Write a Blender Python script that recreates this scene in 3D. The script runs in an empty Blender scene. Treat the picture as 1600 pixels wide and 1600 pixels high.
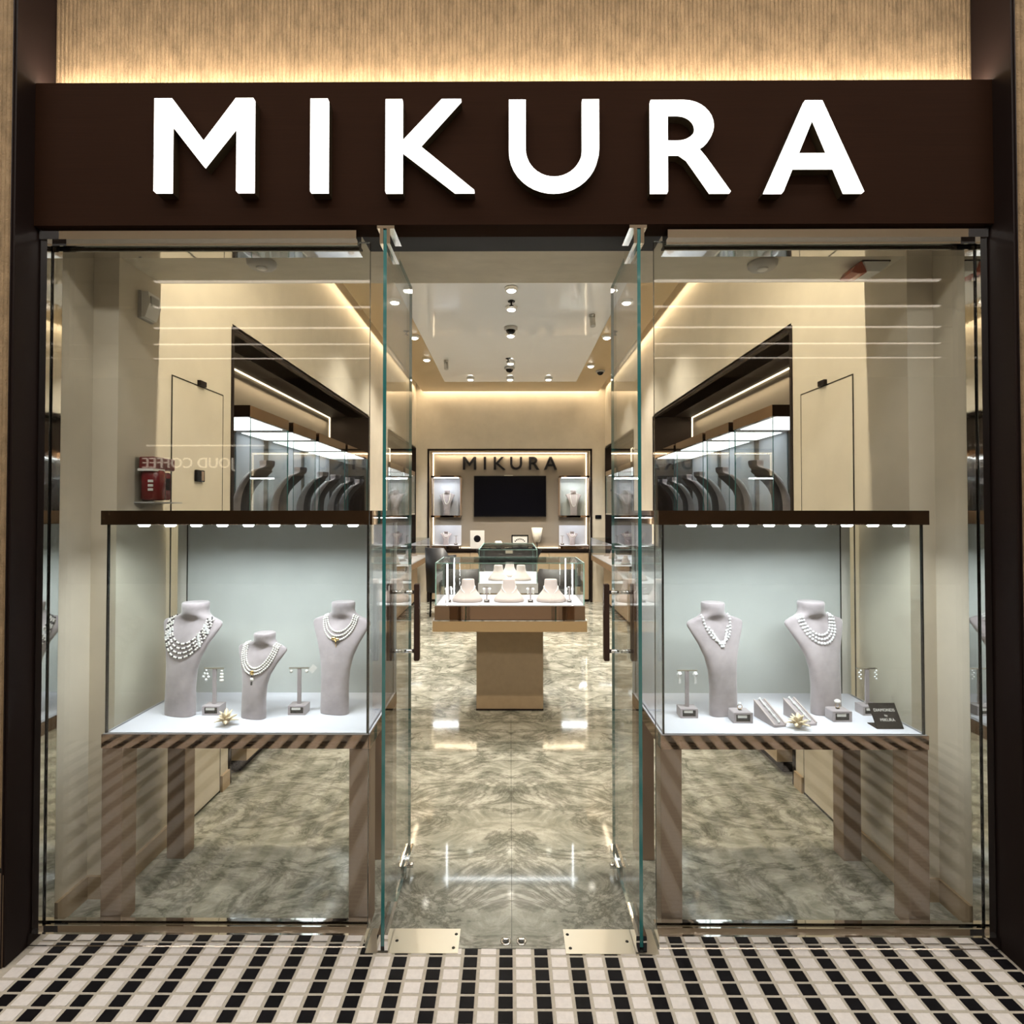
import bpy, math, random
from mathutils import Vector, Matrix
random.seed(7)
PI = math.pi
SC = bpy.context.scene
COL = SC.collection
# ------------------------------------------------------------------ camera
cam_d = bpy.data.cameras.new('camera')
cam = bpy.data.objects.new('camera', cam_d); COL.objects.link(cam)
cam.location = (-.006, 0, 1.5)
cam.rotation_euler = (PI/2 + .0155, 0, .005)
cam_d.sensor_width = 36; cam_d.lens = 850/1600*36
cam_d.shift_x = .00453; cam_d.shift_y = -.01
cam_d.clip_start = .02
SC.camera = cam
# ------------------------------------------------------------------ world, exposure
w = bpy.data.worlds.new('world'); SC.world = w; w.use_nodes = True
w.node_tree.nodes['Background'].inputs[0].default_value = (1, .86, .68, 1)
w.node_tree.nodes['Background'].inputs[1].default_value = .10
vs = SC.view_settings
vs.view_transform = 'Standard'; vs.look = 'None'; vs.gamma = 1; vs.use_curve_mapping = False
vs.exposure = 0.25
cy = SC.cycles
cy.use_denoising = True
cy.use_adaptive_sampling = True; cy.adaptive_threshold = .1; cy.adaptive_min_samples = 16
cy.max_bounces = 6; cy.diffuse_bounces = 3; cy.glossy_bounces = 4; cy.transmission_bounces = 4
cy.transparent_max_bounces = 32
cy.caustics_reflective = False; cy.caustics_refractive = False
cy.sample_clamp_indirect = 4.0
WARM = (1, .80, .54); NEUT = (1, .93, .82); COOL = (.93, .97, 1)

def area(name, loc, size, power, color, rot=(0, 0, 0), parent=None, spread=PI):
    d = bpy.data.lights.new(name, 'AREA'); d.shape = 'RECTANGLE'
    d.size, d.size_y = size; d.energy = power; d.color = color; d.spread = spread
    o = bpy.data.objects.new(name, d); COL.objects.link(o)
    o.location = loc; o.rotation_euler = rot
    if parent: o.parent = parent
    return o
# added unseen fill lights under the mall ceiling, then the shop's perimeter cove LEDs
MALL_Y = [-2.55, -3.36, -4.18, -4.97, -5.8]
area('mall_fill_light', (0, .75, 4.15), (7, .4), 55, (1, .945, .88))
area('mall_fill_light', (0, -.65, 4.15), (9, .5), 156, (1, .945, .88))
area('cove_light', (0, 2.405, 3.38), (2.9, .03), 60, (1, .86, .64))
area('cove_light', (0, 8.83, 3.50), (2.9, .05), 9, WARM)
for s in (-1, 1):
    area('cove_light', (s*1.485, 5.65, 3.50), (.05, 6.2), 13, WARM)

# ------------------------------------------------------------------ mesh helpers
class MB:
    def __init__(s): s.v, s.f, s.m, s.sm = [], [], [], []
    def add(s, vs_, fs, m=0, smooth=False):
        n = len(s.v); s.v += [tuple(p) for p in vs_]
        for f in fs:
            s.f.append([i+n for i in f]); s.m.append(m); s.sm.append(smooth)
        return s
    def box(s, a, b, m=0, skip=(), sidem=None):
        x0, y0, z0 = a; x1, y1, z1 = b
        x0, x1 = min(x0, x1), max(x0, x1); y0, y1 = min(y0, y1), max(y0, y1); z0, z1 = min(z0, z1), max(z0, z1)
        v = [(x0,y0,z0),(x1,y0,z0),(x1,y1,z0),(x0,y1,z0),(x0,y0,z1),(x1,y0,z1),(x1,y1,z1),(x0,y1,z1)]
        F = {'-z':[0,3,2,1],'+z':[4,5,6,7],'-y':[0,1,5,4],'+x':[1,2,6,5],'+y':[2,3,7,6],'-x':[3,0,4,7]}
        n = len(s.v); s.v += v
        for k, f in F.items():
            if k in skip: continue
            s.f.append([i+n for i in f]); s.sm.append(False)
            s.m.append(sidem.get(k, m) if sidem else m)
        return s
    def bbox(s, a, b, r, m=0):
        # box with chamfered vertical and horizontal edges (24 verts)
        x0, y0, z0 = a; x1, y1, z1 = b
        rings = [(z0, r), (z0+r, 0), (z1-r, 0), (z1, r)]
        vs_, fs = [], []
        for z, q in rings:
            c = r
            for (x, y) in ((x0+q, y0+c+q*.4), (x0+c+q*.4, y0+q), (x1-c-q*.4, y0+q), (x1-q, y0+c+q*.4), (x1-q, y1-c-q*.4), (x1-c-q*.4, y1-q), (x0+c+q*.4, y1-q), (x0+q, y1-c-q*.4)):
                vs_.append((x, y, z))
        for k in range(3):
            for i in range(8):
                j = (i+1) % 8
                fs.append([k*8+i, k*8+j, (k+1)*8+j, (k+1)*8+i])
        fs.append([7,6,5,4,3,2,1,0]); fs.append([24+i for i in range(8)])
        return s.add(vs_, fs, m)
    def loft(s, rings, m=0, smooth=True, cap0=True, cap1=True):
        n = len(rings[0]); vs_ = [p for r in rings for p in r]; fs = []
        for k in range(len(rings)-1):
            for i in range(n):
                j = (i+1) % n
                fs.append([k*n+i, k*n+j, (k+1)*n+j, (k+1)*n+i])
        s.add(vs_, fs, m, smooth)
        b = len(s.v)-len(vs_)
        if cap0: s.f.append([b+i for i in range(n)][::-1]); s.m.append(m); s.sm.append(False)
        if cap1: s.f.append([b+(len(rings)-1)*n+i for i in range(n)]); s.m.append(m); s.sm.append(False)
        return s
    def lathe(s, prof, c=(0, 0, 0), n=16, m=0, sx=1, sy=1, axis='z', smooth=True):
        R = []
        for r, z in prof:
            ring = []
            for i in range(n):
                a = 2*PI*i/n; x, y = r*math.cos(a)*sx, r*math.sin(a)*sy
                p = {'z': (x, y, z), 'y': (x, z, -y), 'x': (z, x, y)}[axis]
                ring.append((c[0]+p[0], c[1]+p[1], c[2]+p[2]))
            R.append(ring)
        return s.loft(R, m, smooth)
    def cyl(s, a, b, r, n=12, m=0, r1=None, smooth=True):
        a, b = Vector(a), Vector(b); d = (b-a).normalized()
        u = d.orthogonal().normalized(); q = d.cross(u)
        r1 = r if r1 is None else r1
        R = [[a+(u*math.cos(2*PI*i/n)+q*math.sin(2*PI*i/n))*r for i in range(n)], [b+(u*math.cos(2*PI*i/n)+q*math.sin(2*PI*i/n))*r1 for i in range(n)]]
        return s.loft(R, m, smooth)
    def sphere(s, c, r, n=8, k=5, m=0, sc=(1, 1, 1)):
        R = []
        for j in range(k+1):
            t = PI*(.04+.92*j/k); R.append([(c[0]+r*sc[0]*math.sin(t)*math.cos(2*PI*i/n), c[1]+r*sc[1]*math.sin(t)*math.sin(2*PI*i/n), c[2]-r*sc[2]*math.cos(t)) for i in range(n)])
        return s.loft(R, m, True)
    def gem(s, c, r, m=0):
        x, y, z = c
        v = [(x, y-r*.8, z)] + [(x+r*math.cos(PI*i/3), y, z+r*math.sin(PI*i/3)) for i in range(6)] + [(x, y+r*.5, z)]
        f = [[0, i+1, (i+1) % 6+1] for i in range(6)] + [[7, (i+1) % 6+1, i+1] for i in range(6)]
        return s.add(v, f, m)
    def prism(s, poly, y0, y1, m=0, mside=None, org=(0, 0), k=1):
        # poly in (x, z), extruded along y
        pts = [(org[0]+p[0]*k, org[1]+p[1]*k) for p in poly]; n = len(pts)
        v = [(x, y0, z) for x, z in pts]+[(x, y1, z) for x, z in pts]
        s.add(v, [list(range(n)), list(range(n, 2*n))[::-1]], m)
        b = len(s.v)-2*n
        for i in range(n):
            j = (i+1) % n
            s.f.append([b+i, b+n+i, b+n+j, b+j]); s.m.append(m if mside is None else mside); s.sm.append(False)
        return s
    def mesh(s, name):
        me = bpy.data.meshes.new(name); me.from_pydata(s.v, [], s.f); me.update()
        me.polygons.foreach_set('material_index', s.m); me.polygons.foreach_set('use_smooth', s.sm)
        import bmesh
        bm = bmesh.new(); bm.from_mesh(me); bmesh.ops.recalc_face_normals(bm, faces=bm.faces[:]); bm.to_mesh(me); bm.free()
        return me
    def build(s, name, mats, parent=None, loc=(0, 0, 0), rot=(0, 0, 0)):
        me = s.mesh(name)
        for m in (mats if isinstance(mats, (list, tuple)) else [mats]): me.materials.append(m)
        return link(name, me, parent, loc, rot)
def link(name, me, parent=None, loc=(0, 0, 0), rot=(0, 0, 0)):
    o = bpy.data.objects.new(name, me); COL.objects.link(o); o.location = loc; o.rotation_euler = rot
    if parent is not None: o.parent = parent
    return o
def tag(o, label=None, cat=None, group=None, kind=None):
    for k, v in (('label', label), ('category', cat), ('group', group), ('kind', kind)):
        if v: o[k] = v
    return o
def thing(name, label, cat, loc=(0, 0, 0), rz=0, group=None, kind=None):
    o = bpy.data.objects.new(name, None); COL.objects.link(o); o.location = loc; o.rotation_euler = (0, 0, rz)
    o.empty_display_size = .05
    return tag(o, label, cat, group, kind)
def kids(o): return [c for c in bpy.data.objects if c.parent == o]
def dup(o, loc, rz=None, label=None, parent=None):
    c = o.copy(); COL.objects.link(c); c.parent = parent
    if parent is None:
        c.location = loc
        if rz is not None: c.rotation_euler = (0, 0, rz)
        if label: c['label'] = label
    for ch in kids(o): dup(ch, None, parent=c)
    return c
def text_mesh(txt, size, depth=.001, align='CENTER'):
    cu = bpy.data.curves.new('lettering', 'FONT'); cu.body = txt; cu.size = size; cu.extrude = depth; cu.align_x = align
    cu.resolution_u = 3
    o = bpy.data.objects.new('lettering', cu); COL.objects.link(o)
    bpy.context.view_layer.update()
    me = bpy.data.meshes.new_from_object(o.evaluated_get(bpy.context.evaluated_depsgraph_get()))
    bpy.data.objects.remove(o); bpy.data.curves.remove(cu)
    return me
# ------------------------------------------------------------------ materials
def mat(name, col, rough=.5, metal=0, emit=None, es=1, spec=.5, coat=0, sheen=0, noise=None, bump=None):
    m = bpy.data.materials.new(name); m.use_nodes = True
    nt = m.node_tree; b = nt.nodes['Principled BSDF']
    b.inputs['Base Color'].default_value = (*col, 1); b.inputs['Roughness'].default_value = rough
    b.inputs['Metallic'].default_value = metal; b.inputs['Specular IOR Level'].default_value = spec
    b.inputs['Coat Weight'].default_value = coat; b.inputs['Sheen Weight'].default_value = sheen
    b.inputs['Coat Roughness'].default_value = .03
    if emit: b.inputs['Emission Color'].default_value = (*emit, 1); b.inputs['Emission Strength'].default_value = es
    if noise:   # (scale, amount, stretch xyz)
        sc, am, st = noise
        g = nt.nodes.new('ShaderNodeNewGeometry'); mp = nt.nodes.new('ShaderNodeMapping'); mp.inputs['Scale'].default_value = st
        n = nt.nodes.new('ShaderNodeTexNoise'); n.inputs['Scale'].default_value = sc; n.inputs['Detail'].default_value = 6; n.inputs['Roughness'].default_value = .65
        r = nt.nodes.new('ShaderNodeValToRGB')
        r.color_ramp.elements[0].position = .3; r.color_ramp.elements[1].position = .7
        r.color_ramp.elements[0].color = (*[c*(1-am) for c in col], 1); r.color_ramp.elements[1].color = (*[min(1, c*(1+am)) for c in col], 1)
        nt.links.new(g.outputs['Position'], mp.inputs[0]); nt.links.new(mp.outputs[0], n.inputs['Vector'])
        nt.links.new(n.outputs['Fac'], r.inputs[0]); nt.links.new(r.outputs[0], b.inputs['Base Color'])
    if bump:    # (scale, strength, distance)
        g = nt.nodes.new('ShaderNodeNewGeometry')
        n = nt.nodes.new('ShaderNodeTexNoise'); n.inputs['Scale'].default_value = bump[0]; n.inputs['Detail'].default_value = 4
        bp = nt.nodes.new('ShaderNodeBump'); bp.inputs['Strength'].default_value = bump[1]; bp.inputs['Distance'].default_value = bump[2]
        nt.links.new(g.outputs['Position'], n.inputs['Vector']); nt.links.new(n.outputs['Fac'], bp.inputs['Height']); nt.links.new(bp.outputs[0], b.inputs['Normal'])
    return m
def glass(name, tint=(.97, .985, .98), f0=.04):
    m = bpy.data.materials.new(name); m.use_nodes = True; nt = m.node_tree; nt.nodes.clear()
    out = nt.nodes.new('ShaderNodeOutputMaterial'); mix = nt.nodes.new('ShaderNodeMixShader')
    tr = nt.nodes.new('ShaderNodeBsdfTransparent'); tr.inputs[0].default_value = (*tint, 1)
    gl = nt.nodes.new('ShaderNodeBsdfGlossy'); gl.inputs['Roughness'].default_value = 0
    lw = nt.nodes.new('ShaderNodeLayerWeight'); lw.inputs['Blend'].default_value = .5
    p = nt.nodes.new('ShaderNodeMath'); p.operation = 'POWER'; p.inputs[1].default_value = 5
    a = nt.nodes.new('ShaderNodeMath'); a.operation = 'MULTIPLY_ADD'; a.inputs[1].default_value = 1-f0; a.inputs[2].default_value = f0
    nt.links.new(lw.outputs['Facing'], p.inputs[0]); nt.links.new(p.outputs[0], a.inputs[0]); nt.links.new(a.outputs[0], mix.inputs[0])
    nt.links.new(tr.outputs[0], mix.inputs[1]); nt.links.new(gl.outputs[0], mix.inputs[2]); nt.links.new(mix.outputs[0], out.inputs[0])
    return m
def marble():
    m = mat('marble', (.3, .3, .25), .06, spec=.55); nt = m.node_tree; b = nt.nodes['Principled BSDF']
    N = nt.nodes.new; L = nt.links.new
    g = N('ShaderNodeNewGeometry'); sp = N('ShaderNodeSeparateXYZ'); L(g.outputs['Position'], sp.inputs[0])
    ab = N('ShaderNodeMath'); ab.operation = 'ABSOLUTE'; L(sp.outputs[0], ab.inputs[0])
    cb = N('ShaderNodeCombineXYZ'); L(ab.outputs[0], cb.inputs[0]); L(sp.outputs[1], cb.inputs[1])
    mp = N('ShaderNodeMapping'); mp.inputs['Rotation'].default_value = (0, 0, .42); mp.inputs['Scale'].default_value = (1, 1.45, 1); L(cb.outputs[0], mp.inputs[0])
    n1 = N('ShaderNodeTexNoise'); n1.inputs['Scale'].default_value = 4.6; n1.inputs['Detail'].default_value = 12; n1.inputs['Roughness'].default_value = .74; n1.inputs['Distortion'].default_value = .6
    n2 = N('ShaderNodeTexNoise'); n2.inputs['Scale'].default_value = 2.6; n2.inputs['Detail'].default_value = 10; n2.inputs['Roughness'].default_value = .7; n2.inputs['Distortion'].default_value = 1.0
    L(mp.outputs[0], n1.inputs['Vector']); L(mp.outputs[0], n2.inputs['Vector'])
    r1 = N('ShaderNodeValToRGB'); e = r1.color_ramp.elements
    e[0].position = .28; e[0].color = (.15, .155, .125, 1); e[1].position = .74; e[1].color = (.68, .665, .60, 1)
    x = e.new(.47); x.color = (.31, .31, .26, 1); x = e.new(.57); x.color = (.45, .44, .38, 1)
    L(n1.outputs['Fac'], r1.inputs[0])
    sb = N('ShaderNodeMath'); sb.operation = 'SUBTRACT'; sb.inputs[1].default_value = .5; L(n2.outputs['Fac'], sb.inputs[0])
    aa = N('ShaderNodeMath'); aa.operation = 'ABSOLUTE'; L(sb.outputs[0], aa.inputs[0])
    r2 = N('ShaderNodeValToRGB'); r2.color_ramp.elements[0].color = (.32, .32, .30, 1); r2.color_ramp.elements[0].position = 0; r2.color_ramp.elements[1].position = .055; r2.color_ramp.elements[1].color = (1, 1, 1, 1)
    L(aa.outputs[0], r2.inputs[0])
    mx = N('ShaderNodeMix'); mx.data_type = 'RGBA'; mx.blend_type = 'MULTIPLY'; mx.inputs[0].default_value = .75
    L(r1.outputs[0], mx.inputs[6]); L(r2.outputs[0], mx.inputs[7]); L(mx.outputs[2], b.inputs['Base Color'])
    return m
plaster = mat('beige_plaster', (.64, .575, .465), .75, noise=(3.2, .07, (1, 1, 1)), bump=(40, .15, .002))
soffit_m = mat('ceiling_plaster', (.60, .55, .45), .7, noise=(4, .10, (1, 2, 1)))
tan_ceiling = mat('tan_ceiling', (.50, .37, .20), .35)
stretch = mat('white_stretch_ceiling', (.90, .91, .92), .06, spec=.5, coat=.3, bump=(1.6, .16, .02))
rib_m = mat('ribbed_stone', (.265, .19, .112), .85, spec=.1, noise=(26, .26, (1, 1, .55)), bump=(190, .9, .004))
bronze_dark = mat('dark_bronze_cladding', (.012, .007, .006), .5, spec=.15)
sign_brown = mat('brown_sign_board', (.0195, .0085, .0046), .7, spec=.03, noise=(30, .12, (.1, 1, 8)))
bronze = mat('bronze_mirror', (.32, .22, .155), .03, 1, bump=(9, .006, .01))
bronze_satin = mat('satin_bronze', (.34, .25, .185), .5, .5)
bronze_deep = mat('smoked_bronze_panel', (.016, .010, .008), .6, .0, spec=.15)
steel = mat('polished_steel', (.78, .78, .77), .035, 1, bump=(14, .015, .01))
steel_plate = mat('brushed_steel', (.66, .63, .54), .32, .9)
black = mat('black_gloss', (.006, .006, .007), .2, spec=.2)
black_soft = mat('black_leather', (.014, .014, .016), .45)
charcoal = mat('charcoal_lintel', (.017, .018, .023), .55, spec=.25)
glass_m = glass('clear_glass', f0=.055)
glass_case = glass('case_glass', (.985, .995, .99), .035)
edge_m = mat('teal_glass_edge', (.022, .145, .145), .12, spec=.8, coat=.5)
edge_light = mat('pale_glass_edge', (.42, .68, .64), .12, spec=.8)
edge_dark = mat('dark_glass_joint', (.01, .012, .012), .2)
marble_m = marble()
tile_black = mat('black_mosaic', (.005, .0045, .006), .5, spec=.12, noise=(9, .5, (1, 1, 1)))
tile_white = mat('white_mosaic', (.72, .68, .65), .5, spec=.3, noise=(60, .07, (1, 1, 1)))
grout = mat('beige_mosaic_strip', (.47, .43, .36), .6, spec=.2, noise=(90, .10, (1, 1, 1)))
velvet = mat('taupe_velvet', (.335, .295, .31), .9, sheen=.5, spec=.1, noise=(9, .26, (1, 1, 1)))
velvet_light = mat('pale_blush_velvet', (.42, .36, .345), .85, sheen=.4, spec=.1)
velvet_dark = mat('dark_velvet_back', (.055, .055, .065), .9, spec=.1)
deck_m = mat('white_fabric_deck', (.60, .61, .67), .8, spec=.2, bump=(300, .1, .001))
panel_m = mat('grey_green_fabric', (.56, .59, .565), .85, spec=.15, noise=(5, .05, (1, 1, 1)), bump=(400, .25, .001))
strip_m = mat('pale_strip', (.60, .58, .52), .6)
niche_m = mat('taupe_niche_fabric', (.25, .215, .175), .8, spec=.2)
pearl = mat('pearl', (.86, .84, .80), .22, coat=.4)
dark_bead = mat('dark_bead', (.02, .02, .025), .2)
gold = mat('gold', (.85, .60, .24), .18, 1)
diamond = mat('diamond', (.93, .95, .97), .15, .15, coat=1)
coral_m = mat('cream_coral', (.86, .72, .50), .6)
white_m = mat('white_plastic', (.75, .74, .71), .4)
grey_m = mat('grey_plastic', (.42, .41, .39), .5)
red_m = mat('red_enamel', (.15, .008, .012), .25)
tan_m = mat('tan_laminate', (.42, .315, .205), .42, noise=(22, .05, (1, 1, 1)))
print_dark = mat('dark_print', (.012, .012, .015), .6, spec=.15)
letter_face = mat('lit_letter_face', (.9, .9, .85), .4, emit=(1, .975, .92), es=1.7)
letter_side = mat('letter_brass_side', (.035, .024, .012), .35, .3)
led_cool = mat('cool_led', (.9, .9, .9), .4, emit=(.93, .97, 1), es=16)
led_warm = mat('warm_led', (.9, .9, .9), .4, emit=(1, .80, .52), es=3)
led_cove = mat('sign_cove_led', (.9, .9, .9), .4, emit=(1, .86, .70), es=54)
led_down = mat('downlight_lens', (.9, .9, .9), .4, emit=(1, .93, .80), es=14)
led_mall = mat('mall_cove_led', (.9, .9, .9), .4, emit=(1, .86, .72), es=3.6)
led_cafe = mat('cafe_sign_lamp', (.9, .9, .9), .4, emit=(1, .88, .7), es=2.2)

for _m in bpy.data.materials:      # small lamps are seen, the light objects beside them do the lighting
    if _m.name not in ('sign_cove_led', 'lit_letter_face', 'mall_cove_led'): _m.cycles.emission_sampling = 'NONE'
def ST(o, label, cat): return tag(o, label, cat, kind='structure')
def pane_box(mb, a, b, thin):   # glass slab: faces across `thin` axis clear, the rest are edges (slot 1)
    sm = {k: 1 for k in ('-x', '+x', '-y', '+y', '-z', '+z') if k[1] != thin}
    return mb.box(a, b, 0, sidem=sm)

# ================================================================== STRUCTURE
# ---- mall mosaic floor: beige strip bed with raised tiles
def mall_floor():
    fl = ST(thing('mall_floor', 'black and white mosaic tile floor outside the shop', 'floor'), 'black and white mosaic tile floor outside the shop', 'floor')
    MB().box((-9, -7.2, -.05), (9, 1.885, -.0025)).build('strip_bed', grout, fl)
    bw, ww, st, px, py, dy = .0440, .0510, .0115, .118, .0492, .0382
    bt = MB().box((-bw/2, -dy, -.004), (bw/2, 0, 0), skip=('-z',)).mesh('tile_black'); bt.materials.append(tile_black)
    wt = MB().box((-ww/2, -dy, -.004), (ww/2, 0, 0), skip=('-z',)).mesh('tile_white'); wt.materials.append(tile_white)
    rest = MB(); n = [0, 0]
    y = 1.8985
    row = 0
    while y > .3:
        y0 = y - row*0
        ytop = min(y, 1.884)
        for c in range(-24, 25):
            xb = -.020 + c*px; xw = xb + px/2
            for k, x, wd, me in ((0, xb, bw, bt), (1, xw, ww, wt)):
                if abs(x) > 1.64 and y > 1.80: continue
                if y - dy > 1.886: continue
                vis = y > 1.585 and abs(x) < y*.955 + .05
                if vis and ytop == y and n[k] < 300:
                    link('black_tile' if k == 0 else 'white_tile', me, fl, (x, y, 0)); n[k] += 1
                else:
                    rest.box((x-wd/2, y-dy, -.004), (x+wd/2, ytop, 0), k, skip=('-z',))
        y -= py; row += 1
    tag(rest.build('more_tiles', [tile_black, tile_white], fl), kind='stuff')
mall_floor()
# ---- shop floor: marble slabs with fine joints
fl = ST(thing('floor', '', ''), 'polished olive grey marble slab floor of the shop', 'floor')
MB().box((-2.0, 1.885, -.06), (2.0, 9.3, -.012)).build('joint_bed', edge_dark, fl)
ys = [1.8865, 3.40, 4.90, 6.40, 7.90, 9.25]; xs = [-2.0, -1.5, 0, 1.5, 2.0]
for i in range(4):
    for j in range(5):
        MB().box((xs[i]+.0007, ys[j]+.0007, -.012), (xs[i+1]-.0007, ys[j+1]-.0007, 0)).build('slab', marble_m, fl)
# ---- front: ribbed stone walls, recessed fascia, dark reveals
def ribbed(name, x0, x1, y, z0, z1, parent, back):
    mb = MB(); pitch = .0148; n = max(2, int((x1-x0)/pitch)); prof = []
    for i in range(n):
        a = x0 + (x1-x0)*i/n; b = (x1-x0)/n
        prof += [(a, y), (a+b*.12, y-.0020), (a+b*.30, y-.0030), (a+b*.62, y-.0030), (a+b*.80, y-.0020), (a+b*.92, y)]
    prof.append((x1, y)); v = []; f = []
    for (x, yy) in prof: v += [(x, yy, z0), (x, yy, z1)]
    for i in range(len(prof)-1): f.append([2*i, 2*i+2, 2*i+3, 2*i+1])
    mb.add(v, f); mb.box((x0, y+.0005, z0), (x1, back, z1))
    return mb.build(name, rib_m, parent)
for s, nm in ((-1, 'left'), (1, 'right')):
    W = ST(thing('wall_front_'+nm, '', ''), 'ribbed tan stone mall wall at the %s edge of the shopfront' % nm, 'wall')
    a, b = sorted((s*1.672, s*4.6))
    ribbed('ribbed_cladding', a, b, 1.805, .32, 4.2, W, 2.3)
    MB().box((a, 1.81, .30), (b, 2.3, .32)).build('shadow_gap', edge_dark, W)
    MB().box((a, 1.797, 0), (b, 2.3, .30)).build('plinth_board', mat('brown_plinth', (.17, .115, .07), .5), W)
    R = ST(thing('trim_%d' % (1 if s < 0 else 2), '', ''), 'dark bronze reveal lining the %s side of the shopfront' % nm, 'trim')
    MB().box((s*1.665, 1.80, 0), (s*1.6725, 1.975, 4.2)).box((s*1.6725, 1.795, 0), (s*1.676, 1.81, 4.2)).build('reveal_panel', bronze_dark, R)
W = ST(thing('wall_fascia', '', ''), 'recessed ribbed tan stone panel above the lit sign', 'wall')
ribbed('ribbed_cladding', -1.665, 1.665, 1.955, 2.9, 4.2, W, 2.05)
MB().box((-1.665, 2.0, 2.505), (1.665, 2.05, 2.9)).build('backing', bronze_dark, W)
# ---- interior shell
XW = 1.548
plL = ST(thing('wall_left', '', ''), 'beige plaster side wall with the fire extinguisher', 'wall')
plR = ST(thing('wall_right', '', ''), 'beige plaster side wall without wall devices', 'wall')
N1, N2, DN, ZN = (3.0, 5.9), (6.84, 8.86), .42, 2.505
for s, W in ((-1, plL), (1, plR)):
    mb = MB()
    mb.box((s*1.648, 1.975, 0), (s*1.75, 2.125, 3.6)).box((s*XW, 2.125, 0), (s*1.75, N1[0], 3.6))
    mb.box((s*XW, N1[0], ZN), (s*1.75, N1[1], 3.6)).box((s*XW, N1[1], 0), (s*2.0, N2[0], 3.6)).box((s*XW, N2[0], ZN), (s*1.75, N2[1], 3.6)).box((s*XW, N2[1], 0), (s*1.75, 8.9, 3.6))
    mb.build('plaster', plaster, W)
    for (a, b) in (N1, N2):
        xb = s*(XW+DN)
        MB().box((xb, a, 0), (s*2.05, b, ZN)).build('niche_back', niche_m, W)
        MB().box((s*XW, a, ZN), (xb, b, ZN+.03)).build('niche_soffit', bronze_deep, W)
        MB().box((s*XW, a-.0, 0), (xb, a+.02, ZN)).build('niche_end', bronze_deep, W)
        MB().box((s*XW, b-.02, 0), (xb, b, ZN)).build('niche_end', bronze_deep, W)
        mb = MB(); t = .012; xo = s*(XW-.006)
        mb.box((xo, a-t, 0), (s*(XW+.03), a+.012, ZN+t)).box((xo, b-.012, 0), (s*(XW+.03), b+t, ZN+t)).box((xo, a, ZN-.006), (s*(XW+.03), b, ZN+t))
        mb.build('niche_frame', bronze_dark, W)
        MB().box((xb-s*.002, a+.05, ZN-.010), (xb-s*.014, b-.03, ZN-.002)).build('led_strip', led_warm, W)
        MB().box((xb-s*.002, b-.034, 2.06), (xb-s*.012, b-.022, ZN-.010)).build('led_strip', led_warm, W)
    B = ST(thing('baseboard_left' if s < 0 else 'baseboard_right', '', ''), 'beige skirting board along the %s shop wall' % ('left' if s < 0 else 'right'), 'baseboard')
    MB().box((s*1.648, 1.975, 0), (s*1.636, 2.125, .085)).box((s*1.636, 2.113, 0), (s*XW, 2.125, .085)).box((s*XW, 2.125, 0), (s*(XW-.012), 2.455, .085)).build('board', tan_m, B)
    MB().box((s*XW, 2.91, 0), (s*(XW-.012), N1[0]-.012, .085)).build('board', tan_m, B)
    MB().box((s*XW, N1[1]+.012, 0), (s*(XW-.012), N2[0]-.012, .085)).build('board', tan_m, B)
# back wall with niche
W = ST(thing('wall_back', '', ''), 'beige plaster rear wall framing a lit display niche', 'wall')
YB = 8.9; bx0, bx1 = -1.36, 1.335
MB().box((-1.75, YB, 0), (bx0, 9.25, 3.6)).box((bx1, YB, 0), (1.75, 9.25, 3.6)).box((bx0, YB, ZN), (bx1, 9.25, 3.6)).build('plaster', plaster, W)
MB().box((bx0, 9.2, 0), (bx1, 9.25, ZN)).build('niche_back', niche_m, W)
t = .03
MB().box((bx0, YB-.012, 0), (bx0+t, YB+.04, ZN)).box((bx1-t, YB-.012, 0), (bx1, YB+.04, ZN)).box((bx0, YB-.012, ZN-t), (bx1, YB+.04, ZN)).build('niche_frame', bronze_dark, W)
MB().box((bx0+.045, 9.17, ZN-.05), (bx1-.045, 9.19, ZN-.035)).build('led_strip', led_warm, W)
for x in (bx0+.05, bx1-.065):
    MB().box((x, 9.17, .93), (x+.015, 9.19, ZN-.05)).build('led_strip', led_warm, W)
area('niche_led', ((bx0+bx1)/2, 9.15, ZN-.06), (2.5, .03), 9, WARM, (0, 0, 0))
for s in (-1, 1):
    area('niche_led', (s*1.92, 4.45, ZN-.04), (.03, 2.7), 7, WARM, (0, s*.35, 0))
    area('niche_led', (s*1.92, 7.85, ZN-.04), (.03, 1.9), 5, WARM, (0, s*.35, 0))
# ceiling
Cc = ST(thing('ceiling', '', ''), 'shop ceiling with white stretch panel, tan border and plaster soffit', 'ceiling')
MB().box((-1.66, 1.975, 2.50), (1.66, 2.38, 3.6)).build('entrance_soffit', soffit_m, Cc)
MB().box((-1.75, 1.975, 3.6), (1.75, 9.25, 3.66)).build('roof_slab', plaster, Cc)
mb = MB()
mb.box((-1.42, 2.52, 3.42), (-.985, 8.76, 3.46)).box((.985, 2.52, 3.42), (1.42, 8.76, 3.46)).box((-.985, 8.13, 3.42), (.985, 8.76, 3.46))
mb.build('tan_border', tan_ceiling, Cc)
MB().box((-.985, 2.52, 3.424), (.985, 8.13, 3.46)).build('stretch_panel', stretch, Cc)
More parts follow.
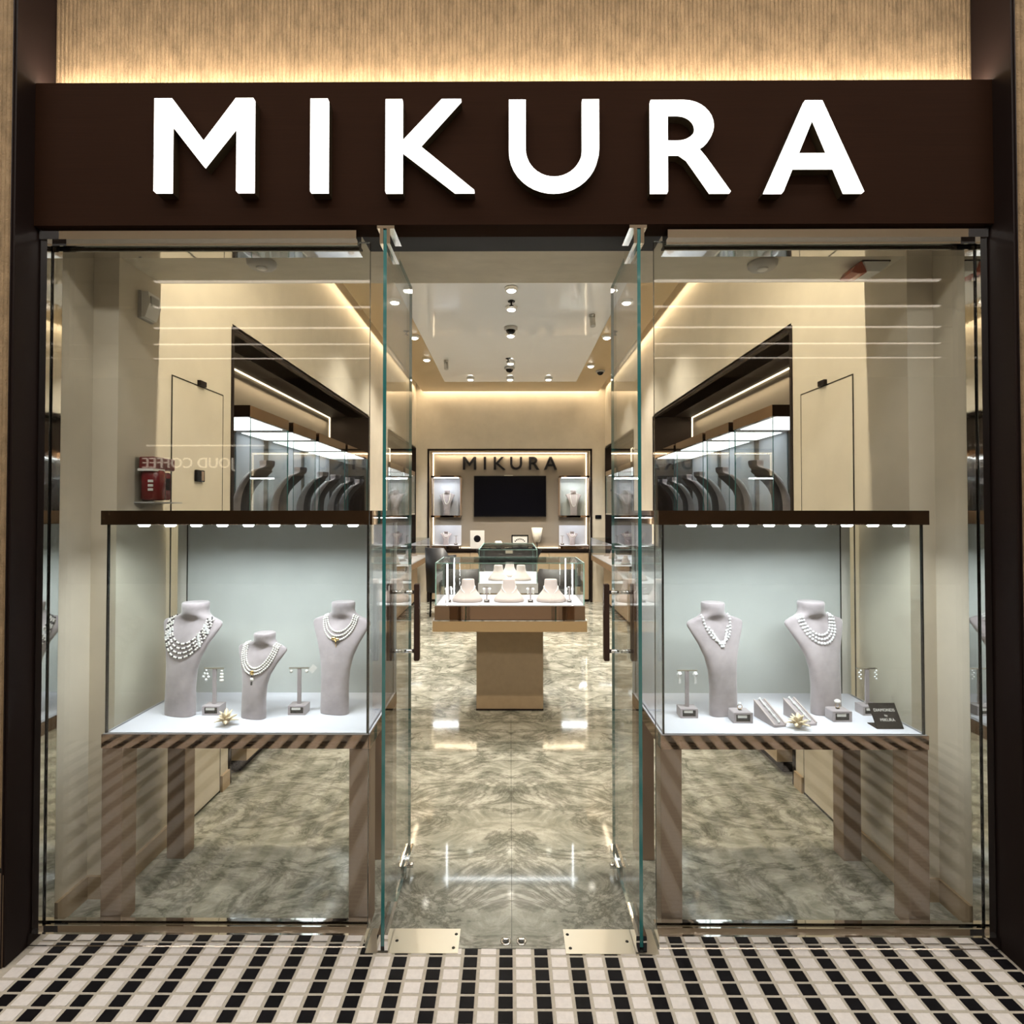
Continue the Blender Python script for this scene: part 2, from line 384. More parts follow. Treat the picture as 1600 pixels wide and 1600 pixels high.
# ---- mall side behind the photographer (seen mirrored in the glass)
Cm = ST(thing('ceiling_mall', '', ''), 'mall ceiling with lit cove slots opposite the shop', 'ceiling')
prev = 1.80; mb = MB()
for y in MALL_Y:
    mb.box((-9, y+.05, 4.2), (9, prev, 4.26)); prev = y-.05
mb.box((-9, -7.2, 4.2), (9, prev, 4.26)); mb.box((-9, -7.2, 4.30), (9, 1.8, 4.34))
mb.build('ceiling_board', mat('mall_ceiling_paint', (.80, .68, .54), .8), Cm)
for y in MALL_Y:
    D = 3.84 - y
    MB().box((-.66*D, y-.02, 4.200), (.79*D, y+.02, 4.215)).build('cove_lamp', led_mall, Cm)
W = ST(thing('wall_mall', '', ''), 'plain brown wall of the cafe across the mall', 'wall')
MB().box((-9, -7.3, 0), (9, -7.2, 4.34)).build('wall_face', mat('mall_wall_paint', (.20, .15, .105), .7), W)
MB().box((-7.4, -7.19, 2.80), (-5.0, -7.16, 2.83)).build('light_line', led_cafe, W)
T = thing('cafe_sign', 'glowing cafe name reflected faintly in the left window', 'sign', (-6.55, -7.19, 2.36))
o = link('lettering', text_mesh('JOUD COFFEE', .30, .01), T, (0, .02, 0), (PI/2, 0, PI)); o.data.materials.append(led_cafe); tag(o, kind='stuff')

# ---- lintel, head channel, plinths, glazing
L_ = ST(thing('trim_3', '', ''), 'charcoal door lintel with two round strike plates', 'trim')
MB().box((-.545, 1.878, 2.497), (.545, 2.08, 2.56)).build('lintel_board', charcoal, L_)
for x in (-.033, .048): MB().lathe([(.0, 2.4955), (.013, 2.4955), (.014, 2.497)], (x, 1.925, 0), 16).build('strike_plate', steel_plate, L_)
for s, nm, n in ((-1, 'left', 1), (1, 'right', 2)):
    Wn = ST(thing('window_%d' % n, '', ''), 'clear fixed shop window in polished steel channels, %s of the doors' % nm, 'window')
    a, b = sorted((s*.503, s*1.645))
    mb = MB(); pane_box(mb, (a, 1.914, .045), (b, 1.926, 2.452), 'y'); mb.build('pane', [glass_m, edge_dark], Wn)
    a2, b2 = sorted((s*.545, s*1.660))
    MB().box((a2, 1.888, 2.452), (b2, 1.955, 2.497)).build('head_channel', steel, Wn)
    MB().box((a2, 1.905, 2.437), (b2, 1.911, 2.452)).box((a2, 1.929, 2.425), (b2, 1.975, 2.452)).build('head_bead', steel, Wn)
    MB().box((s*1.660, 1.895, .045), (s*1.637, 1.911, 2.452)).box((s*1.660, 1.929, .045), (s*1.640, 1.965, 2.452)).build('side_channel', steel, Wn)
    a3, b3 = sorted((s*.503, s*1.662))
    MB().box((a3, 1.882, 0), (b3, 1.960, .045)).box((a3, 1.8795, .0), (b3, 1.882, .006)).build('sill_plinth', steel, Wn)
    MB().box((a3, 1.905, .045), (b3, 1.911, .056)).box((a3, 1.929, .045), (b3, 1.936, .056)).build('sill_bead', steel, Wn)
    # door leaf, opened inward square to the front
    Dr = ST(thing('door_%d' % n, '', ''), 'open frameless glass door leaf with bar handles, %s of the entrance' % nm, 'door')
    X = s*.438
    mb = MB(); pane_box(mb, (X-.006, 1.865, .022), (X+.006, 2.352, 2.470), 'x'); mb.build('pane', [glass_m, edge_m], Dr)
    for side in (-1, 1):
        xx = X+side*.0062; xy = X+side*.018
        MB().box((xx, 1.862, .008), (xy, 2.02, .062)).build('floor_hinge_patch', steel, Dr)
        MB().box((xx, 1.862, 2.42), (xy, 2.02, 2.478)).build('top_hinge_patch', steel, Dr)
        MB().box((xx, 2.20, .022), (xy, 2.352, .072)).build('lock_patch', steel, Dr)
    MB().box((X-.006, 1.868, .004), (X+.006, 2.01, .022)).build('hinge_core', edge_dark, Dr)
    MB().box((X-.03, 1.872, 2.478), (X+.03, 2.0, 2.4965)).build('pivot_housing', steel, Dr)
    MB().cyl((X-s*.018, 2.25, .047), (X-s*.036, 2.25, .047), .011).build('lock_cylinder', steel, Dr)
    for side in (-1, 1):
        xh = X + side*.055
        H = MB().bbox((xh-.011, 2.194, .893), (xh+.011, 2.226, 1.202), .003).build('handle_bar', mat('dark_wood_bronze', (.045, .022, .016), .35, .3), Dr)
        for z in (1.168, .930): MB().cyl((X+side*.006, 2.21, z), (xh-side*.011, 2.21, z), .008).build('handle_standoff', steel, H)
    # floor closer cover plate
    a4, b4 = sorted((s*.183, s*.498))
    P = tag(thing('floor_plate', 'brushed steel floor spring cover under the %s glass door' % nm, 'plate', (s*.34, 1.92, 0)), group='floor spring covers')
    MB().box((a4-s*.34, -.058, -.003), (b4-s*.34, .05, .002)).build('cover', steel_plate, P)
    for (xx, yy) in ((s*.196, 1.945), (s*.2, 1.885), (s*.40, 1.915)): MB().lathe([(.0, .0028), (.0055, .0028), (.006, .002)], (xx-s*.34, yy-1.92, 0), 10).build('screw', edge_dark, P)
for x, nm in ((-.021, 'left'), (.033, 'right')):
    K = tag(thing('floor_socket', 'small round steel door bolt socket in the threshold, %s one' % nm, 'door hardware', (x, 1.915, 0)), group='threshold sockets')
    MB().lathe([(.018, 0), (.018, .003), (.012, .004), (.011, .001), (0, .001)], n=20).build('ring', steel, K)
    MB().box((-.006, -.006, .001), (.006, .006, .0025)).build('cross_slot', edge_dark, K)

# ---- flush wall doors
for s, n, extra in ((-1, 3, 'flush beige wall door with a black card reader'), (1, 4, 'plain flush beige wall door without a card reader')):
    Dr = ST(thing('door_%d' % n, '', ''), extra, 'door')
    y0, y1, zt = 2.466, 2.90, 2.112
    MB().box((s*(XW-.002), y0, .012), (s*(XW+.01), y1, zt)).build('leaf', plaster, Dr)
    xg = s*(XW-.003)
    MB().box((xg, y0-.006, 0), (s*XW, y0, zt+.006)).box((xg, y1, 0), (s*XW, y1+.004, zt+.006)).box((xg, y0, zt), (s*XW, y1, zt+.006)).box((xg, y0, .004), (s*XW, y1, .014)).build('shadow_gap', edge_dark, Dr)
    MB().box((s*(XW-.016), 2.665, zt+.004), (s*XW, 2.72, zt+.03)).build('door_contact', bronze_dark, Dr)

# ================================================================== SHOP SIGN
S = thing('shop_sign', 'long dark brown fascia sign with glowing white MIKURA letters', 'sign', (0, 1.87, 2.49))
MB().box((-1.664, 0, 0), (1.664, .085, .502)).build('fascia_board', sign_brown, S)
MB().box((-1.655, .018, .502), (1.655, .050, .508)).build('cove_strip', led_cove, S)
def arc(cx, cz, rx, rz, a0, a1, n): return [(cx+rx*math.cos(a0+(a1-a0)*i/n), cz+rz*math.sin(a0+(a1-a0)*i/n)) for i in range(n+1)]
LET = {
 'M': (1.10, [[(0,0),(.185,0),(.185,.72),(.55,.27),(.915,.72),(.915,0),(1.1,0),(1.1,1),(.905,1),(.55,.54),(.195,1),(0,1)]]),
 'I': (.195, [[(0,0),(.195,0),(.195,1),(0,1)]]),
 'K': (.98, [[(0,0),(.185,0),(.185,.44),(.765,0),(.98,0),(.98,.012),(.375,.50),(.835,1),(.62,1),(.185,.545),(.185,1),(0,1)]]),
 'U': (.99, [[(0,1),(0,.46)] + arc(.495,.46,.495,.46,PI,2*PI,20)[1:] + [(.99,1),(.805,1),(.805,.46)] + arc(.495,.46,.31,.30,0,-PI,20)[1:] + [(.185,1)]]),
 'R': (.87, [[(0,0),(.187,0),(.187,1),(0,1)], [(.187,1),(.187,.855)] + [(.30,.855)] + arc(.30,.705,.19,.15,PI/2,-PI/2,12)[1:] + [(.187,.555),(.187,.42),(.33,.42)] + arc(.36,.72,.33,.28,-1.2,PI/2,14) , [(.30,.555),(.30,.43),(.40,.36),(.65,0),(.87,0),(.60,.38),(.50,.50)]]),
 'A': (1.09, [[(0,0),(.205,0),(.545,.82),(.545,1),(.45,1)], [(1.09,0),(.885,0),(.545,.82),(.545,1),(.64,1)], [(.27,.27),(.82,.27),(.755,.42),(.335,.42)]]),
}
XS = dict(M=(-1.214, -.877), I=(-.683, -.624), K=(-.428, -.127), U=(-.010, .295), R=(.469, .738), A=(.852, 1.186))
def letters(parent, xs, z0, z1, y0, y1, face, side, ztab=None):
    for ch in 'MIKURA':
        wd, polys = LET[ch]; a, b = xs[ch]; zz0, zz1 = (z0, z1) if not ztab else ztab[ch]
        mb = MB(); mf = MB(); yf = y0+.016
        for p in polys:
            q = [(a+(b-a)*x/wd, zz0+(zz1-zz0)*z) for x, z in p]
            mb.prism(q, yf, y1); mf.prism(q, y0, yf-.0005)
        L = mb.build('letter', side, parent); mf.build('letter_face', face, L)
ztab = {c: (2.581-i*.0016-2.49, 2.899-i*.003-2.49) for i, c in enumerate('MIKURA')}
letters(S, XS, 0, 0, -.05, -.001, letter_face, letter_side, ztab=ztab)

# ================================================================== BUSTS AND JEWELLERY
PROF = [(0,.065,.030,0),(.04,.066,.030,0),(.25,.064,.029,.001),(.40,.068,.026,.006),(.52,.080,.024,.015),(.64,.103,.022,.030),(.74,.128,.020,.046),(.80,.142,.017,.057),(.83,.140,.017,.062),(.852,.112,.022,.067),(.872,.082,.032,.070),(.893,.061,.042,.072),(.915,.0525,.046,.073),(.945,.0515,.047,.073),(.965,.054,.049,.073),(.985,.054,.049,.073),(1.0,.050,.046,.073)]
def prof_at(v):
    v = max(0, min(1, v))
    for p, q in zip(PROF, PROF[1:]):
        if v <= q[0]:
            t = (v-p[0])/(q[0]-p[0]); return [p[i]+(q[i]-p[i])*t for i in (1, 2, 3)]
    return PROF[-1][1:]
def bust_mesh(h, k, lean=1, thick=1):
    def ring(v):
        a, b, c = prof_at(v); n = 2.7 if v < .86 else 2.0; r = []; b *= thick if v < .84 else 1
        for i in range(28):
            th = 2*PI*i/28; cs, sn = math.cos(th), math.sin(th)
            r.append((k*a*math.copysign(abs(cs)**(2/n), cs), k*(c*lean+b*math.copysign(abs(sn)**(2/n), sn)), v*h))
        return r
    vsn = [0,.012,.04,.12,.25,.34,.40,.46,.52,.58,.64,.69,.74,.775,.80,.82,.835,.845,.855,.865,.875,.887,.90,.925,.955,.985,.996,1.0]
    mb = MB(); mb.loft([ring(v) for v in vsn], 0, True)
    return mb
LEAN = [1]
def front_y(x, z, h, k):
    v = z/h; a, b, c = prof_at(v); n = 2.7 if v < .86 else 2.0
    q = min(.995, abs(x)/(k*a)); return k*(c*LEAN[0]-b*(1-q**n)**(1/n))
def strand_pts(h, k, zc, zt, xm, n, shape='U', off=.004):
    pts = []
    for i in range(n+1):
        t = -1+2*i/n
        if shape == 'U': x = xm*math.sin(t*PI/2); z = zc+(zt-zc)*(1-math.cos(t*PI/2))**1.0
        else: x = xm*t*(1-.12*abs(t)); z = zc+(zt-zc)*abs(t)**1.15
        pts.append((x*k, front_y(x*k, z*h, h, k)-off, z*h))
    return pts
def beads(mb, pts, r, m=0, alt=None, gem=False):
    # resample evenly
    d = [0]
    for a, b in zip(pts, pts[1:]): d.append(d[-1]+math.dist(a, b))
    L = d[-1]; n = max(3, int(L/(r*2.02))); j = 0
    for i in range(n+1):
        s = L*i/n
        while j < len(d)-2 and d[j+1] < s: j += 1
        t = (s-d[j])/max(1e-6, d[j+1]-d[j]); p = [pts[j][q]+(pts[j+1][q]-pts[j][q])*t for q in range(3)]
        mm = m if not alt or i % alt[0] else alt[1]
        if gem: mb.gem(p, r, mm)
        else: mb.sphere(p, r if mm == m else r*.8, 7, 4, mm)
    return mb
def bust(loc, rz, h, k, label, group='taupe velvet necklace busts', m=None):
    T = thing('necklace_bust', label, 'bust', loc, rz, group)
    o = bust_mesh(h, k).build('torso', m or velvet, T)
    return T
def necklace(loc, rz, h, k, label, style, group='necklaces on busts'):
    T = thing('necklace', label, 'necklace', loc, rz, group)
    if style == 'four':
        for i in range(4):
            p = strand_pts(h, k, .640-.040*i, .875-.008*i, .082+.008*i, 40); beads(MB(), p, .0042, 0, (3, 1)).build('strand', [pearl, dark_bead], T)
        for t in (-.62, .55, .80):
            mb = MB()
            for i in range(4):
                p = strand_pts(h, k, .640-.040*i, .875-.008*i, .082+.008*i, 40); q = p[int((t+1)/2*40)]; mb.box((q[0]-.004, q[1]-.004, q[2]-.006), (q[0]+.004, q[1]+.003, q[2]+.006))
            mb.build('spacer_bar', diamond, T)
    if style == 'pendant':
        for i in range(3):
            p = strand_pts(h, k, .600-.034*i, .880-.008*i, .078+.012*i, 40, 'U'); beads(MB(), p, .0042).build('strand', pearl, T)
        z = .555*h; y = front_y(0, z, h, k)
        MB().lathe([(.004, -.002), (.009, -.002), (.009, .002), (.004, .002)], (0, y-.009, z), 12, axis='y').gem((0, y-.012, z), .006).build('clasp', gold, T)
        MB().sphere((0, y-.008, z-.026), .0075, 10, 6).build('pearl_drop', pearl, T)
        MB().lathe([(.001, z-.052), (.006, z-.046), (.004, z-.035)], (0, y-.008, 0), 8).cyl((0, y-.008, z-.02), (0, y-.008, z-.007), .002).build('dark_drop', dark_bead, T)
    if style == 'bow':
        for i in range(3):
            p = strand_pts(h, k, .735-.036*i, .885-.008*i, .064+.009*i, 40); beads(MB(), p, .0042).build('strand', pearl, T)
        z = .665*h; y = front_y(0, z, h, k)
        MB().sphere((-.008, y-.010, z+.006), .008, 8, 5, 0, (1.3, .6, .9)).sphere((.008, y-.010, z+.004), .008, 8, 5, 0, (1.2, .6, .8)).cyl((0, y-.010, z+.004), (.004, y-.010, z-.028), .004, 8, 0, .001).build('gold_bow', gold, T)
    if style == 'vee':
        p = strand_pts(h, k, .655, .885, .068, 40, 'U'); beads(MB(), p, .0062, gem=True).build('chain', diamond, T)
        mb = MB()
        for i in range(2): beads(mb, strand_pts(h, k, .630-.022*i, .78-.03*i, .055-.014*i, 30, 'V'), .0062, gem=True)
        mb.build('vee_drop', diamond, T)
    if style == 'collar':
        for i in range(3):
            p = strand_pts(h, k, .705-.036*i, .885-.008*i, .066+.010*i, 40); beads(MB(), p, .0068, gem=True).build('gem_row', diamond, T)
    if style == 'plain':
        beads(MB(), strand_pts(h, k, .62, .89, .062, 30), .005).build('strand', pearl, T)
    return T
D2R = PI/180
ZT = .692
for (x, y, a, h, k, st, lb, ln) in (
    (-1.312, 2.160, -14, .432, 1.0, 'four', 'tall taupe bust wearing the four strand necklace, beside the fire extinguisher wall', 'four strand pearl necklace with dark beads on tall taupe bust'),
    (-1.006, 2.130, -16, .318, .80, 'pendant', 'short taupe bust, smallest in the shop window cases', 'triple pearl necklace with a drop pendant on the short bust'),
    (-.706, 2.180, -12, .432, .90, 'bow', 'tall taupe bust with gold bow necklace, nearest the left door', 'triple pearl choker with a gold bow clasp'),
    (.838, 2.170, 14, .432, .90, 'vee', 'tall taupe bust with V shaped diamond necklace, nearest the right door', 'V shaped diamond necklace'),
    (1.255, 2.190, 15, .432, 1.0, 'collar', 'tall taupe bust with broad diamond collar, near the black card', 'broad three row diamond collar necklace')):
    bust((x, y, ZT), a*D2R, h, k, lb, 'velvet busts in the window cases')
    necklace((x, y, ZT), a*D2R, h, k, ln, st, 'necklaces in the window cases')
# vitrine busts keep one shared mesh with a plain strand
# ---- earring stands
def earring_stand(loc, rz, label, k=1.0, group='earring stands in the window cases', m=None):
    m = m or velvet
    T = thing('earring_stand', label, 'jewellery stand', loc, rz, group)
    MB().box((-.034*k, -.022*k, 0), (.034*k, -.018*k, .006*k)).box((-.034*k, -.022*k, .031*k), (.034*k, -.018*k, .036*k)).box((-.034*k, -.022*k, .006*k), (-.026*k, -.018*k, .031*k)).box((.026*k, -.022*k, .006*k), (.034*k, -.018*k, .031*k)).box((-.034*k, -.018*k, 0), (.034*k, .030*k, .036*k)).build('base', m, T)
    sl = MB().box((-.026*k, -.0185*k, .006*k), (.026*k, -.017*k, .031*k)).build('label_slot', black, T)
    MB().box((-.020*k, -.0215*k, .020*k), (.014*k, -.0185*k, .029*k)).build('tag', white_m, sl)
    MB().box((-.007*k, .002*k, .036*k), (.007*k, .010*k, .178*k)).build('post', m, T)
    MB().box((-.040*k, .001*k, .176*k), (.040*k, .011*k, .181*k)).build('crossbar', steel, T)
    return T
def earring(loc, style, label, group='earrings on the window stands'):
    T = thing('earring', label, 'earring', loc, 0, group); k = 1
    if style == 'cluster':
        MB().gem((0, 0, -.006), .005).build('stud', diamond, T)
        mb = MB()
        for (x, z, r) in ((-.006, -.018, .006), (.005, -.020, .006), (-.010, -.030, .007), (.009, -.032, .007), (0, -.043, .007)): mb.gem((x, 0, z), r)
        mb.build('gem_cluster', diamond, T)
    elif style == 'drops':
        for i, r in enumerate((.005, .007, .008, .009)): MB().sphere((0, 0, -.008-.0125*i), r, 8, 5, 0, (1.1, .7, .8)).build('pearl', pearl, T)
    elif style == 'stud':
        MB().sphere((0, 0, -.010), .007, 8, 5).build('pearl', pearl, T)
    elif style == 'key':
        MB().gem((0, 0, -.012), .011).build('rosette', diamond, T)
        MB().prism([(-.003, -.018), (.003, -.018), (.006, -.046), (0, -.050), (-.004, -.046)], -.002, .002).build('drop', diamond, T)
    else:
        mb = MB()
        for i in range(5): mb.gem((.003*(-1)**i, 0, -.006-.008*i), .0045)
        mb.build('gem_line', diamond, T)
    return T
for x, y, a, lb, ea, eb, la, l_b in (
    (-1.185, 2.170, 0, 'earring stand with leaf and pearl drops, between the tall four strand and short busts', 'cluster', 'drops', 'leaf cluster diamond earring near the four strand bust', 'stacked pearl drop earring beside the short bust'),
    (-.848, 2.175, 0, 'earring stand with pearl studs, between the short bust and gold bow bust', 'stud', 'stud', 'small pearl stud left of the stand near the gold bow bust', 'small pearl stud with paper tag near the gold bow bust'),
    (.690, 2.150, 0, 'earring stand beside the V necklace bust', 'key', 'key', 'flower drop diamond earring nearest the open door', 'flower drop diamond earring nearest the V necklace bust'),
    (1.416, 2.180, 0, 'earring stand partly hidden by the black card', 'line', 'line', 'line of diamonds earring next to the collar bust', 'line of diamonds earring nearest the right wall')):
    earring_stand((x, y, ZT), a, lb)
    earring((x-.031, y+.000, ZT+.176), ea, la); earring((x+.031, y+.000, ZT+.176), eb, l_b)
o = tag(MB().box((0, 0, 0), (.022, .001, .030)).build('price_tag', white_m, None, (-.810, 2.172, ZT+.172), (0, .7, 0)), 'tiny white paper price tag hanging from the pearl stud stand', 'tag')
# ---- ring blocks and rings
for x, y, lb, lr, rr in ((.878, 2.100, 'velvet ring block in front of the V necklace bust', 'small ring on the block below the V necklace', .010), (1.262, 2.115, 'velvet ring block in front of the collar necklace bust', 'round pearl ring standing on the block below the collar', .012)):
    T = thing('ring_block', lb, 'jewellery stand', (x, y, ZT), 0, 'ring blocks')
    MB().box((-.036, -.022, 0), (.036, -.018, .006)).box((-.036, -.022, .033), (.036, -.018, .040)).box((-.036, -.022, .006), (-.027, -.018, .033)).box((.027, -.022, .006), (.036, -.018, .033)).bbox((-.036, -.018, 0), (.036, .036, .040), .003).build('cushion', velvet, T)
    MB().box((-.027, -.0185, .006), (.027, -.0175, .033)).build('label_slot', black, T)
    MB().box((-.020, -.0215, .020), (.014, -.0185, .030)).build('tag', white_m, T)
    MB().box((-.006, .004, .040), (.006, .016, .0415)).build('ring_slot', black, T)
    R = thing('ring', lr, 'ring', (x, y+.010, ZT+.0415), 0, 'rings on blocks')
    mb = MB(); rings_ = []
    for i in range(14):
        a = 2*PI*i/14; rings_.append([(math.cos(a)*(.009+.0012*math.cos(b)), .0012*math.sin(b), .010+math.sin(a)*(.009+.0012*math.cos(b))) for b in (0, PI/2, PI, 3*PI/2)])
    mb.loft(rings_+[rings_[0]], 0, True, False, False).build('band', gold, R)
    if rr > .011: MB().sphere((0, 0, .026), .011, 10, 6, 0, (1.15, 1, .75)).build('pearl', pearl, R)
    else: MB().gem((0, 0, .022), .007).build('stone', diamond, R)
# ---- bracelet ramps
for x, y, lb, l2 in ((.985, 2.110, 'sloped velvet bracelet ramp next to the ring block', 'thin diamond bracelet on the ramp near the V necklace bust'), (1.108, 2.125, 'sloped velvet bracelet ramp behind the cream coral', 'thin diamond bracelet on the ramp behind the coral')):
    T = thing('bracelet_ramp', lb, 'jewellery stand', (x, y, ZT), 12*D2R, 'bracelet ramps')
    v = [(-.024, -.07, 0), (.024, -.07, 0), (.024, .05, 0), (-.024, .05, 0), (-.024, -.07, .008), (.024, -.07, .008), (.024, .05, .062), (-.024, .05, .062)]
    MB().add(v, [[0,3,2,1],[4,5,6,7],[0,1,5,4],[1,2,6,5],[2,3,7,6],[3,0,4,7]]).build('wedge', velvet, T)
    sl = math.atan2(.054, .12)
    MB().add([(-.026, -.070, .0085), (-.020, -.070, .0085), (-.020, .050, .0625), (-.026, .050, .0625), (-.026, -.070, .012), (-.020, -.070, .012), (-.020, .050, .066), (-.026, .050, .066)], [[0,3,2,1],[4,5,6,7],[0,1,5,4],[1,2,6,5],[2,3,7,6],[3,0,4,7]]).add([(.020, -.070, .0085), (.026, -.070, .0085), (.026, .050, .0625), (.020, .050, .0625), (.020, -.070, .012), (.026, -.070, .012), (.026, .050, .066), (.020, .050, .066)], [[0,3,2,1],[4,5,6,7],[0,1,5,4],[1,2,6,5],[2,3,7,6],[3,0,4,7]]).build('edge_rail', velvet_light, T)
    Bq = thing('bracelet', l2, 'bracelet', (x, y, ZT), 12*D2R, 'bracelets on ramps')
    mb = MB()
    for i in range(17):
        yy = -.062+.108*i/16; mb.gem((0, yy, .0115+(yy+.07)*.45+.003), .0046 if i % 4 else .0065)
    mb.build('gem_line', diamond, Bq)
# ---- coral flowers
def coral(loc, rz, label):
    T = thing('coral', label, 'coral', loc, rz, 'cream coral ornaments')
    random.seed(int(abs(loc[0])*1000))
    for i in range(15):
        a = 2*PI*i/15*1.0+random.uniform(-.15, .15); up = (.15, .55, 1.05)[i % 3]; L = random.uniform(.040, .050)
        d = Vector((math.cos(a)*math.cos(up), math.sin(a)*math.cos(up), math.sin(up))); side = Vector((-math.sin(a), math.cos(a), 0)); nn = d.cross(side)
        b = Vector((0, 0, .012)); mb = MB(); R = []
        for t, wd, th in ((0, .005, .004), (.4, .010, .004), (.75, .007, .003), (1, .001, .001)):
            c = b+d*L*t+Vector((0, 0, .006*t*(1-t)*4)); R.append([c+side*wd, c+nn*th, c-side*wd, c-nn*th])
        mb.loft(R, 0, True).build('petal', coral_m, T)
    MB().sphere((0, 0, .014), .013, 8, 5).build('heart', coral_m, T)
coral((-1.075, 2.055, ZT), 0, 'cream star shaped coral in front of the short bust')
coral((1.062, 2.035, ZT), .4, 'cream star shaped coral in front of the bracelet ramps')
# ---- black card
card_black = mat('matte_black_card', (.004, .004, .006), .7, spec=.06)
T = thing('sign_card', 'black tilted card with white lettering DIAMONDS by MIKURA', 'sign', (1.398, 2.028, ZT), 0)
lean = .58
MB().box((-.049, -.002, 0), (.049, .002, .092)).build('card', card_black, T, (0, 0, .001), (-lean, 0, 0))
MB().box((-.049, 0, 0), (.049, .055, .003)).build('foot', card_black, T)
for txt, z, sz in (('DIAMONDS', .061, .0150), ('by', .043, .0120), ('MIKURA', .026, .0150)):
    me = text_mesh(txt, sz, .0002); me.materials.append(white_m)
    o = link('lettering', me, T, (0, -.0026*math.cos(lean)+z*math.sin(lean), .001+z*math.cos(lean)+.0026*math.sin(lean)), (PI/2-lean, 0, 0)); tag(o, kind='stuff')

# ================================================================== WINDOW DISPLAY CASES
for s, nm in ((-1, 'left'), (1, 'right')):
    x0, x1 = (-1.484, -.511) if s < 0 else (.536, 1.497)
    lb = 'bronze legged glass showcase with five pieces, under the fire extinguisher' if s < 0 else 'bronze legged glass showcase holding the black sign card'
    lb = 'bronze legged glass window showcase with three busts' if s < 0 else 'bronze legged glass window showcase with two busts and black card'
    cx = (x0+x1)/2; T = thing('window_showcase', lb, 'showcase', (cx, 2.19, 0), 0, 'window showcases')
    y0, y1 = 1.972-2.19, 2.432-2.19; a, b = x0-cx, x1-cx
    lw = .076
    for lx in (a, b-lw):
        for ly in (y0+.004, y1-lw): MB().bbox((lx, ly, 0), (lx+lw, ly+lw, .640), .0015).build('leg', bronze_satin, T)
    MB().box((a, y0, .640), (b, y1, .689)).build('apron', bronze, T)
    MB().box((a+.004, y0+.004, .689), (b-.004, y1-.004, .692)).build('deck', deck_m, T)
    zc = 1.447
    g0, g1 = a+.010, b-.010
    mb = MB(); pane_box(mb, (g0, y0+.006, .692), (g1, y0+.012, zc), 'y'); mb.build('front_pane', [glass_case, edge_dark], T)
    for gx in (g0, g1-.006):
        mb = MB(); pane_box(mb, (gx, y0+.0125, .692), (gx+.006, y1-.012, zc), 'x'); mb.build('side_pane', [glass_case, edge_dark], T)
    for gx in (g0-.001, g1-.005): MB().box((gx, y0+.0055, .692), (gx+.006, y0+.0135, zc)).build('corner_joint', edge_dark, T)
    # back panel: outer side carries a slim pale post
    ox = a if s < 0 else b
    MB().box((ox-s*.040, y1-.012, .692), (b if s < 0 else a, y1-.002, zc)).build('back_panel', panel_m, T)
    MB().box((ox-s*.040, y1-.016, .692), (ox, y1-.001, zc)).build('pale_post', strip_m, T)
    MB().box((ox-s*.043, y1-.0165, .692), (ox-s*.040, y1-.012, zc)).build('panel_edge', edge_dark, T)
    CAP = MB().box((a-.006, y0-.006, zc), (b+.006, y1, 1.4985)).build('cap', bronze, T)
    for i in range(9):
        lx = a+.125+(b-a-.20)*i/8
        MB().lathe([(.0, zc-.008), (.013, zc-.008), (.018, zc)], (lx, y0+.035, 0), 12, sx=1.2).build('led_spot', led_cool, CAP)
    area('showcase_led', (0, y0+.06, zc-.010), (.86, .05), 5.6, COOL, (.14, 0, 0), T, 2.35)

# ================================================================== WALL AND CEILING DEVICES
T = thing('fire_extinguisher', 'red fire extinguisher box in a clear wall bracket', 'extinguisher', (-XW, 2.31, 1.535))
MB().box((0, -.085, 0), (.006, .10, .185)).build('bracket_plate', glass_case, T)
MB().lathe([(.0, .006), (.038, .006), (.044, .012), (.044, .120), (.038, .130), (.0, .131)], (.052, -.045, 0), 18).build('cylinder', red_m, T)
MB().bbox((.008, -.012, .008), (.075, .035, .125), .004).build('red_case', red_m, T)
MB().box((.0755, -.002, .05), (.077, .026, .10)).build('dark_label', print_dark, T)
MB().bbox((.012, -.080, .134), (.080, .055, .186), .004).build('red_head', mat('dark_red', (.12, .010, .012), .3), T)
MB().box((.02, -.098, .126), (.085, -.022, .136)).build('white_lever', white_m, T)
for z in (.045, .062, .080): MB().box((.058, -.0905, z), (.076, -.084, z+.010)).build('print_mark', white_m, T)
MB().box((0, -.088, -.006), (.085, .10, 0)).build('bracket_shelf', grey_m, T)
T = thing('siren', 'grey and white wall siren above the fire extinguisher', 'siren', (-XW, 2.275, 2.30))
MB().prism([(-0, 0), (.028, .004), (.046, .060), (.040, .108), (.0, .110)], -.038, .036).build('housing', white_m, T)
MB().box((0, -.042, -.002), (.012, .040, .112)).build('back_plate', grey_m, T)
MB().box((.030, -.030, .060), (.050, .018, .092)).build('lens_hood', grey_m, T)
MB().box((.034, -.026, .052), (.051, .014, .060)).build('lamp', white_m, T)
T = thing('card_reader', 'small black card reader on the flush wall door', 'card reader', (-XW+.002, 2.677, 1.64))
MB().bbox((0, -.036, 0), (.014, .036, .058), .003).build('reader_body', black, T)
MB().box((.014, .004, .006), (.0145, .028, .052)).build('keypad', bronze_satin, T)
for x, y, nm in ((-1.006, 2.17, 'left'), (1.015, 2.19, 'right')):
    T = thing('smoke_detector', 'flat grey smoke detector on the entrance soffit, %s window' % nm, 'detector', (x, y, 2.50), 0, 'soffit smoke detectors')
    MB().lathe([(0, -.024), (.046, -.024), (.056, -.014), (.058, 0)], n=24).build('detector_body', grey_m, T)
    MB().lathe([(0, -.030), (.018, -.030), (.022, -.024)], n=16).build('sensor', white_m, T)
T = thing('alarm_beacon', 'white alarm sounder with red beacon on the entrance soffit', 'alarm', (1.452, 2.21, 2.50))
MB().prism([(-.045, 0), (.060, 0), (.052, -.022), (.022, -.046), (-.030, -.046)], -.045, .045).build('housing', white_m, T)
